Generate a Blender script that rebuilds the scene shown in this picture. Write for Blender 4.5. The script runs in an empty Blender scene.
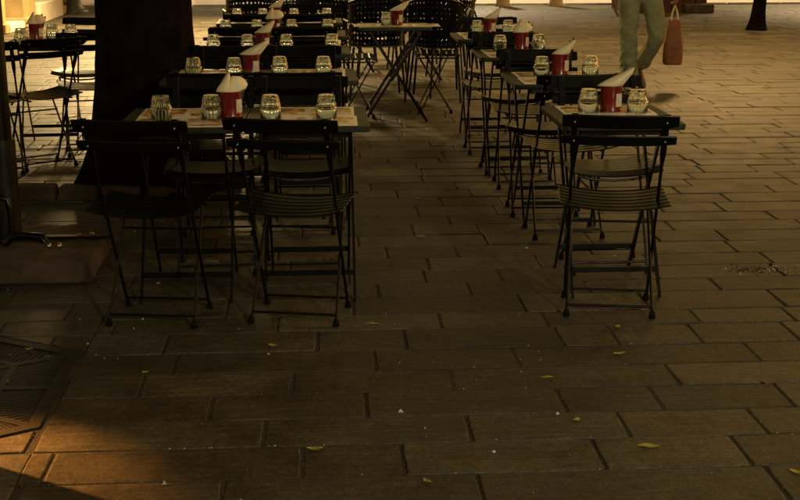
import bpy, bmesh, math, random
from mathutils import Vector, Matrix
R = math.radians
rnd = random.Random(7)
S = bpy.context.scene
C = S.collection

# ------------------------------------------------------------------ camera
cam = bpy.data.cameras.new('camera'); cam.lens = 56.7; cam.sensor_width = 36; cam.clip_end = 500; cam.clip_start = .05
cam_o = bpy.data.objects.new('camera', cam); C.objects.link(cam_o)
cam_o.location = (0, 0, 1.493); cam_o.rotation_euler = (R(90-14.676), 0, R(-3.734))
S.camera = cam_o

# ------------------------------------------------------------------ night sky, very dim
W = bpy.data.worlds.new('World'); S.world = W; W.use_nodes = True
wn = W.node_tree.nodes; wl = W.node_tree.links
bg = wn['Background']
sky = wn.new('ShaderNodeTexSky'); sky.sky_type = 'NISHITA'; sky.sun_disc = False
sky.sun_elevation = R(28); sky.sun_rotation = R(60)
mixw = wn.new('ShaderNodeMixRGB'); mixw.blend_type = 'MULTIPLY'; mixw.inputs[0].default_value = 1
mixw.inputs[2].default_value = (1, .50, .115, 1)          # sodium glow of the town on the night sky
wl.new(sky.outputs[0], mixw.inputs[1]); wl.new(mixw.outputs[0], bg.inputs[0])
bg.inputs[1].default_value = 0.12

WARM = (1, .66, .28)
def lamp(name, loc, power, col=WARM, radius=.15, target=None, cone=None, blend=.5):
    l = bpy.data.lights.new(name, 'SPOT' if target else 'POINT')
    l.energy = power; l.color = col; l.shadow_soft_size = radius
    o = bpy.data.objects.new(name, l); C.objects.link(o); o.location = loc
    if target:
        l.spot_size = R(cone); l.spot_blend = blend
        o.rotation_euler = (Vector(target)-Vector(loc)).to_track_quat('-Z', 'Y').to_euler()
    return o
# street lamps of the square and the lit shop, all outside the frame
# shaded luminaires throw their light down, so each has a cut-off cone
lamp('street_lamp_light', (5.6, 17.0, 5.0), 1950, (1, .58, .20), .5, (5.3, 16.6, 0), 132, .55)
lamp('street_lamp_light', (2.5, 28, 5.5), 4200, (1, .78, .48), .6, (2.5, 28, 0), 128, .35)
lamp('street_lamp_light', (11.5, 27, 5.5), 3000, (1, .74, .40), .6, (11.5, 27, 0), 128, .35)
lamp('shop_light', (-2.2, 17.6, 3.1), 4300, (1, .68, .29), .3, (-2.2, 16.8, 0), 136, .6)
lamp('street_lamp_light', (3.9, 8.0, 5.0), 70, (1, .66, .22), .9)
lamp('street_lamp_light', (2.9, -3.2, 3.1), 900, (1, .89, .62), .3, (1.7, 4.6, .4), 68, 1.0)
lamp('wall_lamp_light', (-3.0, 4.79, 1.6), 1900, (1, .38, .07), .025, (-.985, 3.43, 0), 14, 1.0)

S.view_settings.view_transform = 'Standard'; S.view_settings.look = 'None'
S.view_settings.exposure = 0; S.view_settings.gamma = 1
S.render.engine = 'CYCLES'

# ------------------------------------------------------------------ materials
def mat(name, col=(.5, .5, .5), rough=.6, metal=0, var=.25, scale=8, bump=.2, bscale=60, bdist=.004, spec=.5, coords='Object'):
    m = bpy.data.materials.new(name); m.use_nodes = True
    n = m.node_tree.nodes; l = m.node_tree.links; b = n['Principled BSDF']
    b.inputs['Roughness'].default_value = rough; b.inputs['Metallic'].default_value = metal
    b.inputs['Specular IOR Level'].default_value = spec
    tc = n.new('ShaderNodeTexCoord'); nz = n.new('ShaderNodeTexNoise'); nz.inputs['Scale'].default_value = scale
    nz.inputs['Detail'].default_value = 5
    l.new(tc.outputs[coords], nz.inputs[0])
    cr = n.new('ShaderNodeValToRGB')
    cr.color_ramp.elements[0].position = .3; cr.color_ramp.elements[1].position = .7
    cr.color_ramp.elements[0].color = tuple(c*(1-var) for c in col)+(1,)
    cr.color_ramp.elements[1].color = tuple(min(1, c*(1+var)) for c in col)+(1,)
    l.new(nz.outputs[0], cr.inputs[0]); l.new(cr.outputs[0], b.inputs['Base Color'])
    if bump:
        n2 = n.new('ShaderNodeTexNoise'); n2.inputs['Scale'].default_value = bscale; n2.inputs['Detail'].default_value = 6
        l.new(tc.outputs[coords], n2.inputs[0])
        bp = n.new('ShaderNodeBump'); bp.inputs['Strength'].default_value = bump; bp.inputs['Distance'].default_value = bdist
        l.new(n2.outputs[0], bp.inputs['Height']); l.new(bp.outputs[0], b.inputs['Normal'])
    return m

def stone_mat():
    m = bpy.data.materials.new('paving_stone'); m.use_nodes = True
    n = m.node_tree.nodes; l = m.node_tree.links; b = n['Principled BSDF']
    g = n.new('ShaderNodeNewGeometry'); oi = n.new('ShaderNodeObjectInfo')
    add = n.new('ShaderNodeMath'); add.operation = 'ADD'
    l.new(g.outputs['Random Per Island'], add.inputs[0]); l.new(oi.outputs['Random'], add.inputs[1])
    fr = n.new('ShaderNodeMath'); fr.operation = 'FRACT'; l.new(add.outputs[0], fr.inputs[0])
    cr = n.new('ShaderNodeValToRGB'); e = cr.color_ramp.elements
    e[0].color = (.038, .033, .022, 1); e[1].color = (.082, .071, .046, 1)
    k = cr.color_ramp.elements.new(.5); k.color = (.057, .0495, .033, 1)
    l.new(fr.outputs[0], cr.inputs[0])
    def noise(sc, det=6, rough=.6):
        z = n.new('ShaderNodeTexNoise'); z.inputs['Scale'].default_value = sc; z.inputs['Detail'].default_value = det
        z.inputs['Roughness'].default_value = rough; l.new(g.outputs['Position'], z.inputs[0]); return z
    n1 = noise(5); n2 = noise(45, 8, .7); n3 = noise(1.1, 3)
    def mul(a, fac, lo, hi):
        r = n.new('ShaderNodeMapRange'); r.inputs[1].default_value = .3; r.inputs[2].default_value = .7
        r.inputs[3].default_value = lo; r.inputs[4].default_value = hi; l.new(fac, r.inputs[0])
        x = n.new('ShaderNodeMixRGB'); x.blend_type = 'MULTIPLY'; x.inputs[0].default_value = 1
        l.new(a, x.inputs[1]); l.new(r.outputs[0], x.inputs[2]); return x.outputs[0]
    c = mul(cr.outputs[0], n1.outputs[0], .62, 1.32); c = mul(c, n2.outputs[0], .6, 1.4); c = mul(c, n3.outputs[0], .72, 1.22)
    mp = n.new('ShaderNodeMapping'); mp.inputs['Scale'].default_value = (3, 26, 3); l.new(g.outputs['Position'], mp.inputs[0])
    zs = n.new('ShaderNodeTexNoise'); zs.inputs['Scale'].default_value = 2.2; zs.inputs['Detail'].default_value = 7; l.new(mp.outputs[0], zs.inputs[0])
    c = mul(c, zs.outputs[0], .66, 1.3)
    n5 = noise(150, 3, .5); c = mul(c, n5.outputs[0], .55, 1.45)
    n6 = noise(2.6, 6, .65); st_ = n.new('ShaderNodeValToRGB'); st_.color_ramp.elements[0].position = .56; st_.color_ramp.elements[1].position = .66
    st_.color_ramp.elements[0].color = (1, 1, 1, 1); st_.color_ramp.elements[1].color = (.62, .60, .58, 1); l.new(n6.outputs[0], st_.inputs[0])
    mm = n.new('ShaderNodeMixRGB'); mm.blend_type = 'MULTIPLY'; mm.inputs[0].default_value = 1; l.new(c, mm.inputs[1]); l.new(st_.outputs[0], mm.inputs[2]); c = mm.outputs[0]
    l.new(c, b.inputs['Base Color'])
    rr = n.new('ShaderNodeMapRange'); rr.inputs[3].default_value = .42; rr.inputs[4].default_value = .78
    l.new(n1.outputs[0], rr.inputs[0]); l.new(rr.outputs[0], b.inputs['Roughness'])
    b.inputs['Specular IOR Level'].default_value = .35
    bp = n.new('ShaderNodeBump'); bp.inputs['Strength'].default_value = .55; bp.inputs['Distance'].default_value = .004
    l.new(n2.outputs[0], bp.inputs['Height'])
    bp2 = n.new('ShaderNodeBump'); bp2.inputs['Strength'].default_value = .5; bp2.inputs['Distance'].default_value = .012
    n4 = noise(11, 4); l.new(n4.outputs[0], bp2.inputs['Height']); l.new(bp.outputs[0], bp2.inputs['Normal'])
    l.new(bp2.outputs[0], b.inputs['Normal'])
    return m

def mat_print():
    # printed paper place mat: white border and dividers, four photo-like panels
    m = bpy.data.materials.new('printed_paper'); m.use_nodes = True
    n = m.node_tree.nodes; l = m.node_tree.links; b = n['Principled BSDF']; b.inputs['Roughness'].default_value = .3
    tc = n.new('ShaderNodeTexCoord'); sp = n.new('ShaderNodeSeparateXYZ'); l.new(tc.outputs['Generated'], sp.inputs[0])
    def M(op, a, bb):
        x = n.new('ShaderNodeMath'); x.operation = op
        for i, v in enumerate((a, bb)):
            if isinstance(v, (int, float)): x.inputs[i].default_value = v
            else: l.new(v, x.inputs[i])
        return x.outputs[0]
    def band(u, k, w):          # 1 inside the picture panels
        f = M('FRACT', M('MULTIPLY', u, k), 0); d = M('ABSOLUTE', M('SUBTRACT', f, .5), 0)
        return M('LESS_THAN', d, w)
    inner = M('MULTIPLY', band(sp.outputs[0], 2, .43), band(sp.outputs[1], 1, .38))
    v = n.new('ShaderNodeTexVoronoi'); v.inputs['Scale'].default_value = 9; l.new(tc.outputs['Object'], v.inputs[0])
    oi = n.new('ShaderNodeObjectInfo')
    nz = n.new('ShaderNodeTexNoise'); nz.noise_dimensions = '4D'; nz.inputs['Scale'].default_value = 16; nz.inputs['Detail'].default_value = 4
    l.new(tc.outputs['Object'], nz.inputs[0]); l.new(M('MULTIPLY', oi.outputs['Random'], 40), nz.inputs['W'])
    cr = n.new('ShaderNodeValToRGB'); e = cr.color_ramp.elements
    e[0].position = .33; e[0].color = (.04, .025, .015, 1); e[1].position = .58; e[1].color = (.80, .77, .68, 1)
    for p, c in ((.40, (.20, .07, .02, 1)), (.46, (.55, .24, .03, 1)), (.52, (.70, .45, .12, 1))):
        k = e.new(p); k.color = c
    l.new(nz.outputs[0], cr.inputs[0])
    mx = n.new('ShaderNodeMixRGB'); mx.inputs[1].default_value = (.86, .84, .78, 1)
    l.new(inner, mx.inputs[0]); l.new(cr.outputs[0], mx.inputs[2]); l.new(mx.outputs[0], b.inputs['Base Color'])
    return m

def mat_glass():
    m = bpy.data.materials.new('clear_glass'); m.use_nodes = True
    b = m.node_tree.nodes['Principled BSDF']
    b.inputs['Base Color'].default_value = (.78, .83, .84, 1); b.inputs['Roughness'].default_value = .02
    b.inputs['Transmission Weight'].default_value = 1; b.inputs['IOR'].default_value = 1.5
    n = m.node_tree.nodes; l = m.node_tree.links
    tc = n.new('ShaderNodeTexCoord'); nz = n.new('ShaderNodeTexNoise'); nz.inputs['Scale'].default_value = 30
    l.new(tc.outputs['Object'], nz.inputs[0]); bp = n.new('ShaderNodeBump'); bp.inputs['Strength'].default_value = .08
    l.new(nz.outputs[0], bp.inputs['Height']); l.new(bp.outputs[0], b.inputs['Normal'])
    return m

def mat_emit(name, col, st):
    m = bpy.data.materials.new(name); m.use_nodes = True
    b = m.node_tree.nodes['Principled BSDF']; n = m.node_tree.nodes; l = m.node_tree.links
    nz = n.new('ShaderNodeTexNoise'); nz.inputs['Scale'].default_value = 1.5
    cr = n.new('ShaderNodeValToRGB'); cr.color_ramp.elements[0].color = tuple(c*.5 for c in col)+(1,); cr.color_ramp.elements[1].color = col+(1,)
    l.new(nz.outputs[0], cr.inputs[0]); l.new(cr.outputs[0], b.inputs['Emission Color'])
    b.inputs['Emission Strength'].default_value = st; b.inputs['Base Color'].default_value = (.4, .4, .35, 1); b.inputs['Roughness'].default_value = .1
    return m

M_STONE = stone_mat()
M_JOINT = mat('joint_sand', (.026, .021, .014), .95, bump=.8, bscale=220, bdist=.006, scale=6)
M_PAINT = mat('dark_painted_steel', (.0028, .0030, .0024), .28, 0, .3, 14, .12, 180, .002, .32)
M_STEEL = mat('bright_rivet', (.5, .47, .4), .3, 1, .1, 20, 0)
M_TOP = mat('green_table_paint', (.014, .018, .006), .5, 0, .2, 12, .1, 150, .002, .3)
M_RUBBER = mat('rubber', (.004, .004, .004), .8, bump=.1, spec=.15)
M_PRINT = mat_print()
M_GLASS = mat_glass()
M_RED = mat('red_enamel', (.15, .005, .008), .22, 0, .2, 10, .05, 80)
M_LABEL = mat('paper_label', (.62, .56, .46), .7, var=.3, scale=90, bump=0)
M_NAP = mat('cream_napkin', (.80, .72, .50), .8, var=.12, scale=20, bump=.4, bscale=120)
M_BLACKP = mat('black_handle', (.012, .011, .010), .35, bump=0)
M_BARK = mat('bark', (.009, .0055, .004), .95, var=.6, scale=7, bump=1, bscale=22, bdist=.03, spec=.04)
M_LEAF = mat('foliage', (.03, .045, .012), .6, var=.4, scale=3, bump=0)
M_CONC = mat('rough_concrete', (.055, .040, .026), .95, var=.5, scale=9, bump=.8, bscale=70, bdist=.008)
M_GALV = mat('dark_galvanised_steel', (.02, .018, .015), .4, .5, .3, 20, .1)
M_CANVAS = mat('canopy_canvas', (.30, .25, .17), .9, bump=.3, bscale=300)
M_IRON = mat('cast_iron', (.014, .011, .008), .7, .3, .4, 18, .5, 120, .004)
M_WALL = mat('cream_plaster', (.26, .185, .08), .8, var=.18, scale=4, bump=.3, bscale=40)
M_SILL = mat('white_stone_sill', (.5, .46, .38), .6, var=.1, scale=6)
M_ROAD = mat('pale_road', (.36, .31, .25), .85, var=.15, scale=3, bump=.5, bscale=120)
M_BOLL = mat('pale_stone_bollard', (.34, .25, .15), .85, var=.25, scale=9, bump=.5)
M_REDW = mat('dark_red_boards', (.045, .011, .007), .6, var=.4, scale=10, bump=.3)
M_SKIN = mat('skin', (.26, .12, .065), .55, var=.08, scale=12, bump=.05)
M_TROU = mat('olive_cotton', (.27, .275, .16), .9, var=.2, scale=7, bump=.9, bscale=16, bdist=.03)
M_SHIRT = mat('dark_shirt', (.05, .04, .035), .9, var=.2, scale=7, bump=.4, bscale=25)
M_SHOE = mat('brown_leather', (.10, .07, .05), .5, var=.2, bump=.2)
M_HAIR = mat('dark_hair', (.02, .014, .01), .7, bump=.6, bscale=90)
M_BAG = mat('brown_paper_bag', (.27, .095, .034), .65, var=.3, scale=9, bump=.6, bscale=22, bdist=.012)
M_GREENP = mat('green_column_paint', (.055, .06, .03), .5, bump=.1)
M_STEP = mat('pink_stone_step', (.58, .47, .40), .7, var=.1, scale=5, bump=.2)
M_LWIN = mat_emit('lit_shop_glass', (1, .80, .45), 1.3)
M_DARKW = mat('dark_door_panel', (.10, .09, .075), .4, var=.2)
M_YLEAF = mat('fallen_leaf_yellow', (.30, .28, .04), .6, var=.3, scale=60, bump=0)
M_RLEAF = mat('fallen_leaf_red', (.26, .06, .018), .6, var=.3, scale=60, bump=0)
M_JGRIT = mat('brown_grit', (.06, .046, .028), .9, var=.5, scale=90, bump=0)
M_GRIT = mat('pale_grit', (.5, .46, .38), .8, var=.3, scale=40, bump=0)

# ------------------------------------------------------------------ helpers
class MB:
    def __init__(s): s.v = []; s.f = []; s.sm = []
    def add(s, vs, fs, smooth=False):
        o = len(s.v); s.v += [tuple(p) for p in vs]
        for f in fs: s.f.append(tuple(i+o for i in f)); s.sm.append(smooth)
    def box(s, c, d, rot=None):
        c = Vector(c); h = Vector(d)/2
        vs = [Vector((x*h.x, y*h.y, z*h.z)) for x in (-1, 1) for y in (-1, 1) for z in (-1, 1)]
        if rot: vs = [rot @ p for p in vs]
        s.add([c+p for p in vs], [(0, 1, 3, 2), (4, 6, 7, 5), (0, 4, 5, 1), (2, 3, 7, 6), (0, 2, 6, 4), (1, 5, 7, 3)])
        return s
    def tube(s, pts, rad, n=8, aspect=1.0, smooth=True, up=(0, 0, 1)):
        pts = [Vector(p) for p in pts]; rr = rad if isinstance(rad, (list, tuple)) else [rad]*len(pts)
        vs = []
        for i, p in enumerate(pts):
            t = (pts[min(i+1, len(pts)-1)]-pts[max(i-1, 0)]).normalized()
            u = Vector(up)
            if abs(t.dot(u)) > .95: u = Vector((1, 0, 0))
            a = t.cross(u).normalized(); b = a.cross(t).normalized()
            for k in range(n):
                w = 2*math.pi*(k+.5)/n
                vs.append(p+(a*math.cos(w)+b*math.sin(w)*aspect)*rr[i])
        fs = []
        for i in range(len(pts)-1):
            for k in range(n):
                k2 = (k+1) % n; fs.append((i*n+k, i*n+k2, (i+1)*n+k2, (i+1)*n+k))
        s.add(vs, fs, smooth)
        s.add(vs[:n], [tuple(range(n))[::-1]]); s.add(vs[-n:], [tuple(range(n))])
        return s
    def bar(s, a, b, w, t, side=(1, 0, 0)):      # flat bar a->b, width w along side, thickness t
        a = Vector(a); b = Vector(b); d = (b-a).normalized(); sd = Vector(side); sd = (sd-d*sd.dot(d)).normalized(); n = d.cross(sd)
        vs = [p+sd*x*w/2+n*y*t/2 for p in (a, b) for x, y in ((-1, -1), (1, -1), (1, 1), (-1, 1))]
        s.add(vs, [(3, 2, 1, 0), (4, 5, 6, 7)]+[(k, (k+1) % 4, 4+(k+1) % 4, 4+k) for k in range(4)])
        return s
    def lathe(s, prof, n=24, c=(0, 0, 0), smooth=True, caps=False):
        vs = []; fs = []; c = Vector(c)
        for r, z in prof:
            for k in range(n):
                w = 2*math.pi*k/n; vs.append(c+Vector((r*math.cos(w), r*math.sin(w), z)))
        for i in range(len(prof)-1):
            for k in range(n):
                k2 = (k+1) % n; fs.append((i*n+k, i*n+k2, (i+1)*n+k2, (i+1)*n+k))
        s.add(vs, fs, smooth)
        if caps:
            s.add(vs[:n], [tuple(range(n))[::-1]]); s.add(vs[-n:], [tuple(range(n))])
        return s
    def prism(s, poly, z0, z1):
        n = len(poly); vs = [(x, y, z0) for x, y in poly]+[(x, y, z1) for x, y in poly]
        s.add(vs, [tuple(range(n))[::-1], tuple(range(n, 2*n))]+[(k, (k+1) % n, n+(k+1) % n, n+k) for k in range(n)])
        return s
    def mesh(s, name, m, bevel=0, seg=1):
        me = bpy.data.meshes.new(name); me.from_pydata(s.v, [], s.f)
        me.polygons.foreach_set('use_smooth', s.sm); me.materials.append(m); me.update()
        if bevel:
            bm = bmesh.new(); bm.from_mesh(me); bmesh.ops.remove_doubles(bm, verts=bm.verts, dist=1e-6)
            bmesh.ops.bevel(bm, geom=[e for e in bm.edges if e.is_manifold and e.calc_face_angle(0) > .5], offset=bevel, segments=seg, affect='EDGES', profile=.5)
            bm.to_mesh(me); bm.free()
        return me
    def build(s, name, m, parent=None, bevel=0, seg=1): return put(name, s.mesh(name, m, bevel, seg), parent)
def put(name, me, parent=None, loc=None, rot=None):
    o = bpy.data.objects.new(name, me); C.objects.link(o)
    if parent: o.parent = parent
    if loc is not None: o.location = loc
    if rot is not None: o.rotation_euler = rot
    return o
def tag(o, label=None, cat=None, group=None, kind=None):
    for k, v in (('label', label), ('category', cat), ('group', group), ('kind', kind)):
        if v: o[k] = v
    return o
def thing(name, label, cat, loc=(0, 0, 0), rz=0, group=None):
    o = bpy.data.objects.new(name, None); C.objects.link(o); o.empty_display_size = .1
    o.location = loc; o.rotation_euler = (0, 0, rz)
    return tag(o, label, cat, group)
def dup(root, loc, rot, label, group=None):
    def cp(o, par):
        c = o.copy(); C.objects.link(c); c.parent = par
        for ch in kids.get(o, ()): cp(ch, c)
        return c
    kids = KIDS.setdefault(root, None)
    if kids is None:
        kids = {}
        def walk(o):
            kids[o] = list(o.children)
            for x in kids[o]: walk(x)
        walk(root); KIDS[root] = kids
    r = cp(root, None); r.location = loc; r.rotation_euler = rot if isinstance(rot, tuple) else (0, 0, rot)
    return tag(r, label, None, group)
KIDS = {}

# ------------------------------------------------------------------ ground, pavement, road
g = MB(); g.add([(-90, -20, -.03), (90, -20, -.03), (90, 200, -.03), (-90, 200, -.03)], [(0, 1, 2, 3)])
tag(g.build('ground', M_JOINT), kind='structure')
g = MB(); g.box((0, 9.75, -.0145), (26, 27.5, .02))
pav = tag(g.build('pavement', M_JOINT), kind='structure')

ROW0 = [3.003, 3.224, 3.445, 3.654, 3.869, 4.077, 4.286, 4.514, 4.701, 4.945, 5.136, 5.341, 5.545, 5.763, 5.978, 6.187, 6.387]
JX = {0: [-.824, -.276, .424, 1.24], 1: [-.776, -.062, .226, .793], 2: [-.865, -.179, .441, .918, 1.336],
      3: [-.354, .137, .765, 1.075, 1.498], 4: [-.099, .433, 1.187], 5: [-.511, .185, .683, 1.536],
      6: [-.018, .305, .877, 1.083, 1.392, 1.757], 7: [-.167, .456, .864, 1.453, 1.827], 9: [.236, .617], 10: [.777], 11: [.482],
      12: [.635], 13: [.181, .798], 14: [.461], 15: [.665]}
rows = []
y = ROW0[0]; pre = []
while y > 1.2:
    y2 = y-rnd.uniform(.2, .225); pre.append((y2, y, None)); y = y2
rows += pre[::-1]
for i in range(len(ROW0)-1): rows.append((ROW0[i], ROW0[i+1], JX.get(i)))
y = ROW0[-1]
while y < 22.9:
    y2 = min(23.0, y+rnd.choice((.195, .21, .21, .225))); rows.append((y, y2, None)); y = y2
# hexagonal iron tree grate let into the pavement
HC = (-1.462, 3.98); HS = .70
HEX = [(HC[0]+HS*math.cos(R(30+60*k)), HC[1]+HS*math.sin(R(30+60*k))) for k in range(6)]
def inhex(x, y, s=1.0):
    dx, dy = x-HC[0], y-HC[1]
    return all(dx*math.cos(R(60*k))+dy*math.sin(R(60*k)) <= HS*math.cos(R(30))*s for k in range(6))
def clip_out(poly):
    # subtract the hexagon from a convex polygon: list of convex pieces
    out = []; cur = poly
    for k in range(6):
        nx, ny = math.cos(R(60*k)), math.sin(R(60*k)); d = HS*math.cos(R(30))+.012
        def half(pl, sgn):
            res = []
            for i in range(len(pl)):
                a, b = pl[i], pl[(i+1) % len(pl)]
                da = sgn*((a[0]-HC[0])*nx+(a[1]-HC[1])*ny-d); db = sgn*((b[0]-HC[0])*nx+(b[1]-HC[1])*ny-d)
                if da >= 0: res.append(a)
                if (da > 0) != (db > 0):
                    t = da/(da-db); res.append((a[0]+(b[0]-a[0])*t, a[1]+(b[1]-a[1])*t))
            return res
        o_ = half(cur, 1)
        if len(o_) >= 3: out.append(o_)
        cur = half(cur, -1)
        if len(cur) < 3: break
    return out
def area(p): return abs(sum(p[i][0]*p[(i+1) % len(p)][1]-p[(i+1) % len(p)][0]*p[i][1] for i in range(len(p))))/2
stones = []
for (a, b, js) in rows:
    ce, wid = .0024+rnd.uniform(-.0008, .0012), 0
    xl, xr = (-3.2, 4.2) if b < 7 else (-7.5, 12.5)
    xs = sorted(js) if js else [rnd.uniform(-.2, .2)]
    x = xs[0]
    while x > xl: x -= rnd.choice((.42, .5, .55, .62, .68, .33)); xs.insert(0, x)
    x = xs[-1]
    while x < xr: x += rnd.choice((.42, .5, .55, .62, .68, .33)); xs.append(x)
    for i in range(len(xs)-1):
        e1 = .0022+rnd.uniform(0, .0028); e2 = .0022+rnd.uniform(0, .0028)
        poly = [(xs[i]+e1, a+ce), (xs[i+1]-e2, a+ce), (xs[i+1]-e1, b-ce*.7), (xs[i]+e2, b-ce*.7)]
        for pc in clip_out(poly) if min(abs(p[0]-HC[0]) for p in poly) < 1.4 and abs(a-HC[1]) < 1.1 else [poly]:
            if area(pc) > .004: stones.append(pc)
def rough_edge(pl):
    out = []
    for i in range(len(pl)):
        a, b = pl[i], pl[(i+1) % len(pl)]; L = math.hypot(b[0]-a[0], b[1]-a[1]); m_ = max(2, min(9, int(L/.06)))
        for k in range(m_):
            t = k/m_; j = 0 if k == 0 else rnd.gauss(0, .0011)
            nx, ny = -(b[1]-a[1])/L, (b[0]-a[0])/L
            r_ = .004 if k == 0 else 0
            x, y = a[0]+(b[0]-a[0])*t, a[1]+(b[1]-a[1])*t
            cx = sum(p[0] for p in pl)/len(pl); cy = sum(p[1] for p in pl)/len(pl)
            if r_: x += r_*(1 if cx > x else -1)*rnd.uniform(.2, 1.2); y += r_*(1 if cy > y else -1)*rnd.uniform(.2, 1.2)
            out.append((x+nx*abs(j), y+ny*abs(j)))
    return out
def stone_geo(mb, pl, fine=False):
    c0x = sum(p[0] for p in pl)/len(pl); c0y = sum(p[1] for p in pl)/len(pl)
    if fine: pl = rough_edge(pl)
    n = len(pl); cx, cy = c0x, c0y
    zt = rnd.uniform(-.0022, .0018); tx = rnd.uniform(-.006, .006); ty = rnd.uniform(-.008, .008)
    sh = .0032
    rows_ = []
    for k, (ins, z) in enumerate(((0, -.014), (0, -.0045), (sh*.5, -.0014), (sh*1.6, 0))):
        ring = []
        for (px, py) in pl:
            dx, dy = cx-px, cy-py; L = max(1e-4, math.hypot(dx, dy))
            mx_ = max(abs(p[0]-cx) for p in pl); my_ = max(abs(p[1]-cy) for p in pl)
            qx, qy = px+dx/mx_*ins, py+dy/my_*ins
            ring.append((qx, qy, z+(0 if k == 0 else zt+(qx-cx)*tx+(qy-cy)*ty)))
        rows_.append(ring)
    vs = [p for r_ in rows_ for p in r_]
    fs = [(i*n+k, i*n+(k+1) % n, (i+1)*n+(k+1) % n, (i+1)*n+k) for i in range(3) for k in range(n)]+[tuple(range(3*n, 4*n))]
    mb.add(vs, fs)
def vis_area(pl):
    cx = sum(p[0] for p in pl)/len(pl); cy = sum(p[1] for p in pl)/len(pl)
    inside = -.275*cy-.15 < cx < .42*cy+.15 and cy > 2.85
    return area(pl)/(cy+.3)**3 if inside else -1
stones.sort(key=vis_area, reverse=True)
for pl in stones[:295]:
    mb = MB(); stone_geo(mb, pl, True); mb.build('paving_stone', M_STONE, pav)
mb = MB()
for pl in stones[295:]: stone_geo(mb, pl)
tag(mb.build('paving_stones', M_STONE, pav), kind='stuff')

# pale road beyond the square, with a kerb
g = MB(); g.box((10, 44, -.03), (90, 41.4, .05)); tag(g.build('road', M_ROAD), kind='structure')
g = MB()
for i in range(34):
    g.box((-8+i*1.0, 23.12, .0), (.985, .2, .06+.01))
tag(g.build('kerb', M_SILL, None, .01), kind='structure')

# ------------------------------------------------------------------ tree grate
gr = thing('tree_grate', 'slotted cast iron tree grate let into the paving at lower left', 'grate', (HC[0], HC[1], 0))
def hexpts(s): return [(s*math.cos(R(30+60*k)), s*math.sin(R(30+60*k))) for k in range(6)]
o6, i6 = hexpts(HS-.008), hexpts(HS-.055)
mb = MB()
for k in range(6):
    k2 = (k+1) % 6; mb.prism([o6[k], o6[k2], i6[k2], i6[k]], -.012, .002)
mb.build('frame', M_IRON, gr)
ic6 = hexpts(.27); io6 = hexpts(.23)
mb = MB()
for k in range(6):
    k2 = (k+1) % 6; mb.prism([ic6[k], ic6[k2], io6[k2], io6[k]], -.012, .002)
mb.build('inner_ring', M_IRON, gr)
for k in range(12):
    w = R(30*k); r1 = (HS-.05) if k % 2 else (HS-.05)*math.cos(R(30))
    r0 = .25 if k % 2 else .225
    MB().bar((r0*math.cos(w), r0*math.sin(w), -.005), (r1*math.cos(w), r1*math.sin(w), -.005), .03, .012, (-math.sin(w), math.cos(w), 0)).build('rib', M_IRON, gr)
for k in range(6):            # the thin bars of each sector, square to its rim
    w = R(60*k); nv_ = Vector((math.cos(w), math.sin(w), 0)); tv = Vector((-math.sin(w), math.cos(w), 0)); mb = MB(); rim_ = HS*.866-.045
    off = -.335
    while off < .34:
        r0 = max(.235, abs(off)/math.tan(R(30))+.012)
        if r0 < rim_-.02:
            a = nv_*r0+tv*(off-.02*(r0-.3)); b = nv_*rim_+tv*(off+.03)
            mb.bar((a.x, a.y, -.007), (b.x, b.y, -.007), .0085, .011, tuple(tv))
        off += .0165
    mb.build('slot_bars', M_IRON, gr)
m6 = hexpts(.475); n6 = hexpts(.445); mb = MB()
for k in range(6):
    k2 = (k+1) % 6; mb.prism([m6[k], m6[k2], n6[k2], n6[k]], -.012, .0005)
mb.build('middle_ring', M_IRON, gr)

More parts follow.
